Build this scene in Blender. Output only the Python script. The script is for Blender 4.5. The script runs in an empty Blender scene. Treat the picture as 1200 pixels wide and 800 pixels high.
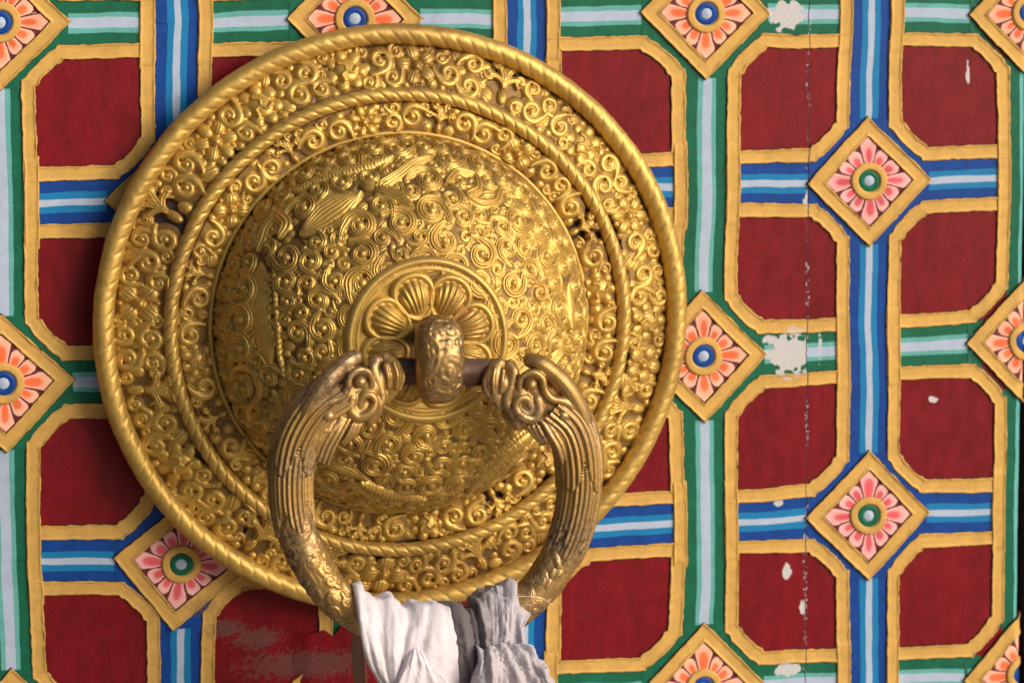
import bpy, math, random
import numpy as np
from mathutils import Vector, Matrix
random.seed(7); RNG = np.random.default_rng(11)
C = bpy.context.scene.collection
PI = math.pi

# ------------------------------------------------------------------ camera, world, sun, exposure
cd = bpy.data.cameras.new('camera'); cam = bpy.data.objects.new('camera', cd); C.objects.link(cam)
cam.location = (-0.17682809, -1.85287968, 0.06852994)
cam.rotation_euler = (1.439958, 0.0047874, -0.246245)
cd.sensor_width = 36; cd.lens = 120.0; cd.clip_start = 0.05; cd.clip_end = 500
bpy.context.scene.camera = cam
cd.dof.use_dof = True; cd.dof.focus_distance = 1.775; cd.dof.aperture_fstop = 14

EL, AZ = 20.0, 139.0            # sun: elevation, azimuth clockwise from +Y (to the right of the door)
w = bpy.data.worlds.new('World'); bpy.context.scene.world = w; w.use_nodes = True
nt = w.node_tree; nt.nodes.clear()
out = nt.nodes.new('ShaderNodeOutputWorld'); bg = nt.nodes.new('ShaderNodeBackground')
sky = nt.nodes.new('ShaderNodeTexSky'); sky.sky_type = 'NISHITA'; sky.sun_disc = False
sky.sun_elevation = math.radians(EL); sky.sun_rotation = math.radians(AZ)
sky.air_density = 1.0; sky.dust_density = 3.0; sky.ozone_density = 1.0
tc = nt.nodes.new('ShaderNodeTexCoord'); sep = nt.nodes.new('ShaderNodeSeparateXYZ')
nt.links.new(tc.outputs['Generated'], sep.inputs[0])
mr = nt.nodes.new('ShaderNodeMapRange'); mr.inputs['From Min'].default_value = -0.12; mr.inputs['From Max'].default_value = 0.05
nt.links.new(sep.outputs['Z'], mr.inputs['Value'])
mx = nt.nodes.new('ShaderNodeMix'); mx.data_type = 'RGBA'
nt.links.new(mr.outputs[0], mx.inputs['Factor'])
mx.inputs['A'].default_value = (3.6, 3.0, 2.3, 1)      # sunlit courtyard paving below the horizon
nt.links.new(sky.outputs[0], mx.inputs['B'])
ml = nt.nodes.new('ShaderNodeMapRange'); ml.inputs['From Min'].default_value = -0.95; ml.inputs['From Max'].default_value = 0.25
ml.inputs['To Min'].default_value = 0.20; ml.inputs['To Max'].default_value = 1.0      # left of the sky dimmed, added to shade that side of the boss
nt.links.new(sep.outputs['X'], ml.inputs['Value'])
vs = nt.nodes.new('ShaderNodeVectorMath'); vs.operation = 'SCALE'; nt.links.new(mx.outputs['Result'], vs.inputs[0]); nt.links.new(ml.outputs[0], vs.inputs['Scale'])
nt.links.new(vs.outputs[0], bg.inputs['Color']); bg.inputs['Strength'].default_value = 0.12
nt.links.new(bg.outputs[0], out.inputs[0])

sd = bpy.data.lights.new('sun', 'SUN'); sun = bpy.data.objects.new('sun', sd); C.objects.link(sun)
sd.energy = 2.6; sd.angle = math.radians(42); sd.color = (1.0, 0.95, 0.86)
dvec = Vector((math.sin(math.radians(AZ)) * math.cos(math.radians(EL)), math.cos(math.radians(AZ)) * math.cos(math.radians(EL)), math.sin(math.radians(EL))))
sun.rotation_euler = dvec.to_track_quat('Z', 'Y').to_euler()

sc = bpy.context.scene
sc.view_settings.view_transform = 'Standard'; sc.view_settings.look = 'None'
sc.view_settings.exposure = 0.0; sc.view_settings.gamma = 1.0; sc.view_settings.use_curve_mapping = False

# ------------------------------------------------------------------ helpers
def lin(r, g, b):
    f = lambda c: ((c / 255 + 0.055) / 1.055) ** 2.4 if c > 10 else c / 255 / 12.92
    return (f(r), f(g), f(b))

def newmat(name):
    m = bpy.data.materials.new(name); m.use_nodes = True
    n = m.node_tree; b = n.nodes['Principled BSDF']
    return m, n, b

def N(n, t, **kw):
    o = n.nodes.new(t)
    for k, v in kw.items(): setattr(o, k, v)
    return o

def math_(n, op, a, b=None, c=None):
    o = N(n, 'ShaderNodeMath', operation=op)
    for i, v in enumerate((a, b, c)):
        if v is None: continue
        if isinstance(v, (int, float)): o.inputs[i].default_value = v
        else: n.links.new(v, o.inputs[i])
    return o.outputs[0]

def mixc(n, fac, a, b):
    o = N(n, 'ShaderNodeMix', data_type='RGBA')
    for k, v in (('Factor', fac), ('A', a), ('B', b)):
        if isinstance(v, (int, float)): o.inputs[k].default_value = v
        elif isinstance(v, tuple): o.inputs[k].default_value = (*v[:3], 1)
        else: n.links.new(v, o.inputs[k])
    return o.outputs['Result']

def noise(n, vec, scale, detail=3, rough=0.55):
    o = N(n, 'ShaderNodeTexNoise'); o.inputs['Scale'].default_value = scale
    o.inputs['Detail'].default_value = detail; o.inputs['Roughness'].default_value = rough
    n.links.new(vec, o.inputs['Vector']); return o.outputs['Fac']

def step(n, v, lo, hi):
    o = N(n, 'ShaderNodeMapRange', clamp=True); n.links.new(v, o.inputs['Value'])
    o.inputs['From Min'].default_value = lo; o.inputs['From Max'].default_value = hi
    return o.outputs[0]

def bump(n, b, h, strength, dist=0.0005):
    o = N(n, 'ShaderNodeBump'); o.inputs['Strength'].default_value = strength; o.inputs['Distance'].default_value = dist
    n.links.new(h, o.inputs['Height']); n.links.new(o.outputs[0], b.inputs['Normal'])

# wear of the painted door: one plank crack with flaked edges, plaster-white patches, a scuffed brown area
WHITE_PATCH = [(.4535, -.195, .0150, .0125), (.4500, -.002, .0095, .0075), (.4520, -.324, .0030, .0042), (.4613, -.346, .0020, .0036),
               (.4520, -.3815, .0085, .0042), (.4463, -.283, .003, .002), (.4630, -.108, .0025, .006), (.560, -.036, .0012, .006), (.541, -.226, .0028, .0018)]
BROWN_PATCH = [(.1085, -.3245, .0085, .0052), (.165, -.361, .034, .008), (.199, -.352, .0042, .030), (.121, -.338, .012, .005), (.140, -.345, .014, .006)]
def wear_group():
    g = bpy.data.node_groups.new('paint_wear', 'ShaderNodeTree')
    for nm in ('White', 'Brown', 'Crack'): g.interface.new_socket(nm, in_out='OUTPUT', socket_type='NodeSocketFloat')
    go = g.nodes.new('NodeGroupOutput'); geo = g.nodes.new('ShaderNodeNewGeometry')
    s = g.nodes.new('ShaderNodeSeparateXYZ'); g.links.new(geo.outputs['Position'], s.inputs[0])
    X, Z = s.outputs['X'], s.outputs['Z']; P = geo.outputs['Position']
    n1 = noise(g, P, 60, 4, .6); n2 = noise(g, P, 420, 4, .6); n3 = noise(g, P, 1500, 3, .6)
    def patches(lst, amp):
        acc = None
        for (x, z, a, b) in lst:
            dx = math_(g, 'DIVIDE', math_(g, 'SUBTRACT', X, x), a); dz = math_(g, 'DIVIDE', math_(g, 'SUBTRACT', Z, z), b)
            d = math_(g, 'SQRT', math_(g, 'ADD', math_(g, 'MULTIPLY', dx, dx), math_(g, 'MULTIPLY', dz, dz)))
            acc = d if acc is None else math_(g, 'MINIMUM', acc, d)
        n4 = noise(g, P, 190, 2, .5)
        nn = math_(g, 'ADD', math_(g, 'MULTIPLY', math_(g, 'SUBTRACT', n4, .5), amp * 1.2), math_(g, 'MULTIPLY', math_(g, 'SUBTRACT', n3, .5), amp * .25)) if amp < 2.5 else math_(g, 'ADD', math_(g, 'MULTIPLY', math_(g, 'SUBTRACT', n2, .5), amp), math_(g, 'MULTIPLY', math_(g, 'SUBTRACT', n3, .5), amp * .7))
        return math_(g, 'ADD', acc, nn)
    wp = step(g, patches(WHITE_PATCH, 2.0), 1.0, .96)
    wp = math_(g, 'MULTIPLY', wp, math_(g, 'MAXIMUM', math_(g, 'LESS_THAN', X, .4627), math_(g, 'GREATER_THAN', X, .47)))
    nx = math_(g, 'MULTIPLY', math_(g, 'SUBTRACT', n1, .5), .004)
    cd_ = math_(g, 'ABSOLUTE', math_(g, 'ADD', math_(g, 'SUBTRACT', X, .4630), nx))
    crack = step(g, math_(g, 'ADD', cd_, math_(g, 'MULTIPLY', math_(g, 'SUBTRACT', n3, .5), .0004)), .00035, .00022)
    near = step(g, cd_, .0026, .0)
    flake = step(g, math_(g, 'ADD', n2, math_(g, 'MULTIPLY', near, .27)), .765, .785)
    specks = step(g, n2, .765, .775); dirt = step(g, n2, .25, .235)
    run = step(g, noise(g, P, 22, 2, .5), .42, .55)
    white = math_(g, 'MAXIMUM', math_(g, 'MAXIMUM', wp, math_(g, 'MULTIPLY', math_(g, 'MULTIPLY', flake, near), run)), math_(g, 'MULTIPLY', specks, .55))
    bp_ = step(g, patches(BROWN_PATCH, 2.8), 1.0, .85)
    g.links.new(white, go.inputs['White']); g.links.new(math_(g, 'MAXIMUM', bp_, math_(g, 'MULTIPLY', dirt, .6)), go.inputs['Brown']); g.links.new(crack, go.inputs['Crack'])
    return g
WEAR = wear_group()

def paint(name, rgb, rough=.42, metal=0.0, mott=.30, attr=None, streak=False, bstr=.25, worn=1.0):
    m, n, b = newmat(name)
    geo = N(n, 'ShaderNodeNewGeometry'); P = geo.outputs['Position']
    if attr:
        a = N(n, 'ShaderNodeVertexColor', layer_name=attr); base = a.outputs['Color']
    else: base = rgb
    if streak:
        mp = N(n, 'ShaderNodeMapping'); mp.inputs['Scale'].default_value = (1, 1, .55); n.links.new(P, mp.inputs['Vector']); pv = mp.outputs[0]
    else: pv = P
    nz = noise(n, pv, 120, 5, .65); fine = noise(n, pv, 900, 4, .7)
    hi = tuple(min(1, c * (1 + mott)) for c in rgb); lo = tuple(c * (1 - mott) for c in rgb)
    if attr:
        k = math_(n, 'ADD', math_(n, 'MULTIPLY', nz, 2 * mott), 1 - mott)
        vm = N(n, 'ShaderNodeVectorMath', operation='SCALE'); n.links.new(base, vm.inputs[0]); n.links.new(k, vm.inputs['Scale']); c = vm.outputs[0]
    else:
        c = mixc(n, step(n, math_(n, 'ADD', math_(n, 'MULTIPLY', nz, .6), math_(n, 'MULTIPLY', fine, .4)), .32, .68), lo, hi)
    if not attr:
        mp2 = N(n, 'ShaderNodeMapping'); mp2.inputs['Scale'].default_value = (1, 1, .3); n.links.new(P, mp2.inputs['Vector'])
        br = noise(n, mp2.outputs[0], 34, 6, .7)
        c = mixc(n, math_(n, 'MULTIPLY', step(n, br, .50, .72), .5), c, tuple(min(1, v * (1 + mott * 1.6)) for v in rgb))
        c = mixc(n, math_(n, 'MULTIPLY', step(n, br, .46, .30), .5), c, tuple(v * (1 - mott * 1.3) for v in rgb))
    gw = N(n, 'ShaderNodeGroup'); gw.node_tree = WEAR
    c = mixc(n, math_(n, 'MULTIPLY', gw.outputs['Brown'], worn * .62), c, mixc(n, fine, lin(46, 18, 22), lin(122, 98, 92)))
    c = mixc(n, math_(n, 'MULTIPLY', gw.outputs['White'], worn), c, mixc(n, fine, lin(172, 170, 172), lin(206, 204, 208)))
    c = mixc(n, gw.outputs['Crack'], c, lin(52, 38, 36))
    n.links.new(c, b.inputs['Base Color']); b.inputs['Metallic'].default_value = metal
    rr = math_(n, 'ADD', math_(n, 'MULTIPLY', nz, .25), rough - .1); n.links.new(rr, b.inputs['Roughness'])
    hgt = math_(n, 'ADD', fine, math_(n, 'MULTIPLY', gw.outputs['Crack'], -2.5))
    bump(n, b, hgt, bstr, .0004)
    b.inputs['Specular IOR Level'].default_value = .20 if streak else .20
    return m

def metal(name, rgb, rough, metallic=1.0, dark=None, darkamt=0.0, scale=260, bstr=.2, streak=None, bright=None, brightamt=0.0):
    m, n, b = newmat(name)
    geo = N(n, 'ShaderNodeNewGeometry'); P = geo.outputs['Position']
    nz = noise(n, P, scale, 5, .65); fine = noise(n, P, 1400, 4, .7); big = noise(n, P, 28, 3, .5)
    lo = tuple(c * .82 for c in rgb); hi = tuple(min(1, c * 1.12) for c in rgb)
    c = mixc(n, step(n, nz, .35, .65), lo, hi)
    if bright: c = mixc(n, math_(n, 'MULTIPLY', step(n, big, .45, .7), brightamt), c, bright)
    if dark:
        d = step(n, math_(n, 'ADD', math_(n, 'MULTIPLY', nz, .5), math_(n, 'MULTIPLY', big, .5)), .5, .62)
        c = mixc(n, math_(n, 'MULTIPLY', d, darkamt), c, dark)
        sp = step(n, fine, .66, .70); c = mixc(n, math_(n, 'MULTIPLY', sp, darkamt), c, tuple(x * .3 for x in dark))
    n.links.new(c, b.inputs['Base Color']); b.inputs['Metallic'].default_value = metallic
    n.links.new(math_(n, 'ADD', math_(n, 'MULTIPLY', nz, .22), rough - .1), b.inputs['Roughness'])
    bump(n, b, fine, bstr, .0003)
    return m

M = {}
M['gold_paint'] = paint('gold_paint', lin(198, 156, 84), .50, .10, .2, worn=.5)
M['red'] = paint('red_lacquer', lin(112, 3, 20), .34, 0, .36, streak=True, bstr=.3)
M['green'] = paint('green_paint', lin(6, 92, 68), .45)
M['turquoise'] = paint('turquoise_paint', lin(92, 162, 160), .45, mott=.2)
M['white'] = paint('white_paint', lin(166, 180, 204), .45, mott=.13)
M['blue'] = paint('dark_blue_paint', lin(0, 60, 138), .42)
M['midblue'] = paint('mid_blue_paint', lin(14, 116, 172), .42, mott=.12)
M['maroon'] = paint('maroon_paint', lin(92, 30, 40), .45)
M['petal'] = paint('petal_paint', (1, 1, 1), .5, mott=.05, attr='paint')
M['outline'] = paint('dark_outline_paint', lin(74, 44, 34), .5, mott=.5)
M['wood'] = paint('dark_wood', lin(62, 38, 26), .5, mott=.3, streak=True, worn=0)
GOLD = (.61, .385, .090)
M['gold'] = metal('beaten_gold', GOLD, .42, .54, dark=(.27, .14, .045), darkamt=.65)
M['gold_rope'] = metal('rope_gold', (.57, .365, .09), .45, .54, dark=(.28, .15, .05), darkamt=.6)
M['ground'] = metal('shaded_tarnish_ground', (.23, .130, .040), .55, .5, dark=(.10, .05, .03), darkamt=.5)  # ground between the scrolls: tarnish, with crevice shade put into the colour
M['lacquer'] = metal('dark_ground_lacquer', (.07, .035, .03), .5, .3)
M['bronze'] = metal('worn_bronze', (.41, .245, .078), .38, .64, dark=(.09, .05, .03), darkamt=.85, scale=340, bstr=.4, bright=(.80, .60, .42), brightamt=.35)
M['dark_bronze'] = metal('dark_worn_bronze', (.36, .215, .075), .36, .7, dark=(.07, .045, .03), darkamt=.9, scale=240, bstr=.4, bright=(.60, .45, .25), brightamt=.4)
M['iron'] = metal('dark_iron', (.13, .07, .05), .5, .6, dark=(.05, .03, .02), darkamt=.6, bstr=.5)

def link(name, me, parent=None):
    o = bpy.data.objects.new(name, me); C.objects.link(o)
    if parent is not None: o.parent = parent
    return o

def mesh(name, V, F, mats, parent=None, mi=None, smooth=True, colors=None):
    V = np.asarray(V, dtype=np.float32).reshape(-1, 3); F = np.asarray(F, dtype=np.int32)
    k = F.shape[1]; me = bpy.data.meshes.new(name)
    me.vertices.add(len(V)); me.vertices.foreach_set('co', V.ravel())
    me.loops.add(F.size); me.loops.foreach_set('vertex_index', F.ravel())
    me.polygons.add(len(F)); me.polygons.foreach_set('loop_start', np.arange(0, F.size, k, dtype=np.int32))
    if isinstance(mats, str): mats = [mats]
    for m in mats: me.materials.append(M[m])
    if mi is not None: me.polygons.foreach_set('material_index', np.asarray(mi, dtype=np.int32))
    me.polygons.foreach_set('use_smooth', np.full(len(F), smooth, dtype=bool))
    if colors is not None:
        a = me.color_attributes.new('paint', 'FLOAT_COLOR', 'POINT')
        a.data.foreach_set('color', np.concatenate([colors, np.ones((len(colors), 1))], 1).astype(np.float32).ravel())
    me.update(calc_edges=True); me.validate()
    return link(name, me, parent)

def gridF(nu, nv, closeu=False, closev=False):
    i = np.arange(nu if closeu else nu - 1); j = np.arange(nv if closev else nv - 1)
    I, J = np.meshgrid(i, j, indexing='ij'); I2 = (I + 1) % nu; J2 = (J + 1) % nv
    return np.stack([I * nv + J, I2 * nv + J, I2 * nv + J2, I * nv + J2], -1).reshape(-1, 4)

def thing(name, label, cat, loc=(0, 0, 0), group=None):
    o = bpy.data.objects.new(name, None); C.objects.link(o); o.location = loc; o.empty_display_size = .02
    o['label'] = label; o['category'] = cat
    if group: o['group'] = group
    return o

def vnoise(x, z, s, seed=0):
    x = np.asarray(x, float) * s; z = np.asarray(z, float) * s
    xi = np.floor(x).astype(np.int64); zi = np.floor(z).astype(np.int64); fx = x - xi; fz = z - zi
    fx = fx * fx * (3 - 2 * fx); fz = fz * fz * (3 - 2 * fz)
    def h(a, b):
        v = np.sin((a * 127.1 + b * 311.7 + seed * 74.7)) * 43758.5453
        return v - np.floor(v)
    return (h(xi, zi) * (1 - fx) + h(xi + 1, zi) * fx) * (1 - fz) + (h(xi, zi + 1) * (1 - fx) + h(xi + 1, zi + 1) * fx) * fz - .5

# ------------------------------------------------------------------ painted door
EDGE = .5925
def door_pts(x, y, z, wob=1.0):
    """hand-painted waviness, and the pattern rounds the free edge of the leaf"""
    x = np.asarray(x, float); z = np.asarray(z, float); y = np.asarray(y, float) + 0 * x
    dx = wob * (.0018 * vnoise(x, z, 28, 1) + .0005 * vnoise(x, z, 110, 2)); dz = wob * (.0018 * vnoise(x, z, 28, 3) + .0005 * vnoise(x, z, 110, 4))
    x = x + dx; z = z + dz
    t = np.maximum(0, x - EDGE); r = .0035; a = np.minimum(t / r, PI / 2)
    n = -y                                   # height above the surface
    X = np.where(t > 0, EDGE + (r + n) * np.sin(a), x)
    Y = np.where(t > 0, r - (r + n) * np.cos(a) + np.maximum(0, t - r * PI / 2), y)
    return np.stack([X, Y, z], -1)

NODE = {0: [(4.7, 1.1), (100.2, -1.2), (199.1, -0.7), (296.1, -1.5), (401.2, -0.1), (500.8, -0.9), (597.5, -2.2)],
        1: [(3.7, -96.9), (97.2, -97.0), (196.1, -98.2), (295.7, -97.9), (402.0, -97.3), (499.6, -97.8), (598, -97.8)],
        2: [(2.3, -195.2), (97.2, -197.5), (195.0, -197.1), (295.3, -196.6), (400.2, -195.2), (500.5, -194.5), (598, -194.1)],
        3: [(0.4, -294.3), (97.3, -298.0), (194.4, -295.3), (294.4, -291.6), (402.0, -292.1), (500.9, -293.0), (598.1, -293.8)],
        4: [(2.3, -390.8), (95.7, -392.0), (193.3, -391.0), (293.9, -387.4), (401.2, -388.6), (501.8, -390.7), (599, -393.3)]}
def node(i, j):
    jj = min(max(j, 0), 4); ii = min(max(i, 0), 6); x, z = NODE[jj][ii]
    return np.array([x + (i - ii) * 98.5, z - (j - jj) * 98.0]) / 1000
I0, I1, J0, J1 = -1, 6, -1, 5
E0, E1 = .0112, .0198
def bil(i, j, U, V):
    """local metres (0..L) inside the cell -> world"""
    L = .0985; s = U / L; t = V / L
    a, b, c, d = node(i, j), node(i + 1, j), node(i, j + 1), node(i + 1, j + 1)
    return ((1 - s) * (1 - t))[:, None] * a + (s * (1 - t))[:, None] * b + ((1 - s) * t)[:, None] * c + (s * t)[:, None] * d

door = thing('painted_door', 'wooden temple door leaf painted with red panels, blue and green stripes and flower diamonds', 'door', (.297, 0, -.195))
def onto(o, parent=door):
    """vertices are in world coordinates: cancel the parents' offset"""
    m = Matrix.Identity(4); p = parent; off = Vector((0, 0, 0))
    while p is not None: off += p.location; p = p.parent
    o.location = -off if o.location.length == 0 else o.location - off
    return o
def dmesh(name, *a, parent=None, **k):
    o = mesh(name, *a, **k); par = parent or door
    o.parent = par
    if par is door: o.location = -door.location
    return o

# board
xs = np.linspace(-.11, .6035, 120); zs = np.linspace(.11, -.50, 60)
X, Z = np.meshgrid(xs, zs, indexing='ij')
V = door_pts(X.ravel(), np.full(X.size, .0002), Z.ravel(), 0)
dmesh('door_board', V, gridF(120, 60), 'wood')
dmesh('door_core', [(x, y, z) for x in (-.11, .5955) for y in (.0045, .045) for z in (.11, -.50)],
      [(0, 1, 3, 2), (4, 6, 7, 5), (0, 4, 5, 1), (2, 3, 7, 6), (0, 2, 6, 4), (1, 5, 7, 3)], 'wood', smooth=False)

def cell_poly(e, c, corners):
    """closed loop inside a cell; corners = set of chamfered ones; same number of points for any e, c"""
    L = .0985; pts = []
    cs = [(0, 0), (1, 0), (1, 1), (0, 1)]
    for k in range(4):
        a = cs[k]; sx = 1 if a[0] == 0 else -1; sz = 1 if a[1] == 0 else -1
        ox = 0 if a[0] == 0 else L; oz = 0 if a[1] == 0 else L
        if a in corners:
            A = np.array([e, c - e]); B = np.array([c - e, e])
            if (sx * sz) < 0: A, B = B, A
            q = np.linspace(0, 1, 26)[:, None]
            P = A * (1 - q) + B * q
            nrm = np.array([1, 1]) / math.sqrt(2)
            lob = .0013 * (np.exp(-((q - .08) / .10) ** 2) + np.exp(-((q - .92) / .10) ** 2))
            P = P + nrm * lob
        else:
            P = np.repeat(np.array([[e, e]]), 3, 0)
        pts.append(np.stack([ox + sx * P[:, 0], oz + sz * P[:, 1]], 1))
    full = []
    for k in range(4):
        P, Q = pts[k], pts[(k + 1) % 4]
        full.append(P); q = np.linspace(0, 1, 46)[1:-1, None]; full.append(P[-1] * (1 - q) + Q[0] * q)
    return np.concatenate(full)

PROF_T = np.array([0, .035, .08, .13, .20, .30, .5, .70, .80, .87, .92, .965, 1.0])
PROF_H = np.array([0, .80, 1.0, .82, .64, .62, .64, .62, .64, .82, 1.0, .80, 0])
def moulding(name, Pout, Pin, hgt, parent, mat='gold_paint', seed=0, base=.0004):
    n = len(Pout); V = []
    for t, hh in zip(PROF_T, PROF_H):
        q = Pout * (1 - t) + Pin * t
        s = np.arange(n)
        rag = (vnoise(q[:, 0], q[:, 1], 300, seed + int(t * 50)) + .8 * vnoise(q[:, 0], q[:, 1], 800, seed + int(t * 50))) * .0007 * (1 if .02 < t < .98 else 1.3)
        d = Pin - Pout; d = d / np.maximum(1e-9, np.linalg.norm(d, axis=1))[:, None]
        q = q + d * rag[:, None]
        bead = 1 + .30 * vnoise(q[:, 0], q[:, 1], 420, 9 + seed) if hh > .8 else 1 + .06 * vnoise(q[:, 0], q[:, 1], 120, 5)
        V.append(door_pts(q[:, 0], -(base + hgt * hh * bead), q[:, 1]))
    V = np.stack(V, 1).reshape(-1, 3)
    K = len(PROF_T) - 1; mi = np.tile([1] + [0] * (K - 2) + [1], n)
    return dmesh(name, V, gridF(n, len(PROF_T), closeu=True), [mat, 'outline'], mi=mi, parent=parent)

def bar_mould(name, Pa, Pb, hgt, parent):
    """open moulding between two polylines (left edge, right edge)"""
    V = []; e_ = np.linspace(-1, 1, len(Pa)); tp = np.clip((1 - np.abs(e_)) / .14, 0, 1) ** .7
    for t, hh in zip(PROF_T, PROF_H):
        q = Pa * (1 - t) + Pb * t
        V.append(door_pts(q[:, 0] + vnoise(q[:, 0], q[:, 1], 330, int(t * 50)) * .0006, -(.0004 + tp * .0002 + (hgt + .0001) * (.55 + .45 * tp) * hh * (1 + .2 * vnoise(q[:, 0], q[:, 1], 260, 3))), q[:, 1]))
    V = np.stack(V, 1).reshape(-1, 3)
    return dmesh(name, V, gridF(len(Pa), len(PROF_T)), 'gold_paint', parent=parent)

PANELS = {}
for i in range(I0, I1):
    for j in range(J0, J1):
        par = (i + j) % 2 == 0
        corners = {(0, 0), (1, 1)} if par else {(1, 0), (0, 1)}
        g = np.linspace(.0125, .0985 - .0125, 14); U, W_ = np.meshgrid(g, g, indexing='ij')
        q = bil(i, j, U.ravel(), W_.ravel())
        pn = dmesh('red_panel', door_pts(q[:, 0], -.0004, q[:, 1]), gridF(14, 14), 'red')
        po = cell_poly(E0, .0428, corners); pi_ = cell_poly(E1, .0548, corners)
        moulding('gold_moulding', bil(i, j, po[:, 0], po[:, 1]), bil(i, j, pi_[:, 0], pi_[:, 1]), .0014, pn, seed=i * 7 + j)

LANE_G = (('green', 'turquoise', 'white', 'turquoise', 'green'), (0, .27, .385, .63, .74, 1))
LANE_B = (('blue', 'midblue', 'white', 'midblue', 'blue'), (0, .27, .43, .60, .76, 1))
def strip(name, A, B, lanes, hw=.0124, y=.0005):
    mats, cuts = lanes; n = 48; t = np.linspace(0, 1, n)[:, None]
    c = A * (1 - t) + B * t; d = (B - A) / np.linalg.norm(B - A); nr = np.array([-d[1], d[0]])
    if abs(d[0]) > .5: nr = np.array([0, -1.0])
    V = []
    sd_ = random.random() * 50
    for k, cu in enumerate(cuts):
        off = (cu - .5) * 2 * hw * .92
        if k in (0, 5): off = (cu - .5) * 2 * hw
        q = c + nr * off
        s = t[:, 0] * .1
        if k not in (0, 5): q = q + nr * (.0007 * vnoise(s, s * 0 + k * 3.1 + sd_, 45) + .00025 * vnoise(s, s * 0 + k + sd_, 260))[:, None]
        V.append(door_pts(q[:, 0], -y, q[:, 1]))
    V = np.stack(V, 1).reshape(-1, 3)
    mi = np.tile([0, 1, 2, 1, 0], n - 1)
    return dmesh(name, V, gridF(n, 6), [mats[0], mats[1], mats[2]], mi=mi, smooth=False)

for i in range(I0, I1 + 1):
    for j in range(J0, J1):
        A, B = node(i, j), node(i, j + 1)
        lane = LANE_G if i % 2 == 0 else LANE_B
        s = strip('green_stripe' if i % 2 == 0 else 'blue_stripe', A, B, lane)
for j in range(J0, J1 + 1):
    for i in range(I0, I1):
        A, B = node(i, j), node(i + 1, j); d = (B - A) / np.linalg.norm(B - A)
        a = A + d * (.0 if (i + j) % 2 == 0 else .0190); b = B - d * (.0 if (i + 1 + j) % 2 == 0 else .0190)
        strip('green_stripe' if j % 2 == 0 else 'blue_stripe', a, b, LANE_G if j % 2 == 0 else LANE_B, y=.0007)
# gold bars beside the through-running upright stripes where a level stripe meets them
for i in range(I0, I1 + 1):
    for j in range(J0, J1 + 1):
        if (i + j) % 2 == 0: continue
        P = node(i, j); up = (node(i, j - 1) - P) if j > J0 else np.array([0, .1]); up = up / np.linalg.norm(up)
        dn = (node(i, j + 1) - P) if j < J1 else np.array([0, -.1]); dn = dn / np.linalg.norm(dn)
        for sx in (-1, 1):
            zz = np.linspace(-.0250, .0250, 56)[:, None]
            ca = np.where(zz > 0, P + up * zz, P + dn * -zz) + np.array([sx * (E0 if sx > 0 else E1), 0]); cb = np.where(zz > 0, P + up * zz, P + dn * -zz) + np.array([sx * (E1 if sx > 0 else E0), 0])
            bar_mould('gold_bar', ca, cb, .0015, None)

# flower medallions
def diamond(P, half, rot, n=30):
    pts = []
    cs = [np.array([math.cos(rot + k * PI / 2), math.sin(rot + k * PI / 2)]) * half for k in range(4)]
    for k in range(4):
        t = np.linspace(0, 1, n, endpoint=False)[:, None]; pts.append(cs[k] * (1 - t) + cs[(k + 1) % 4] * t)
    return P + np.concatenate(pts)

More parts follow.
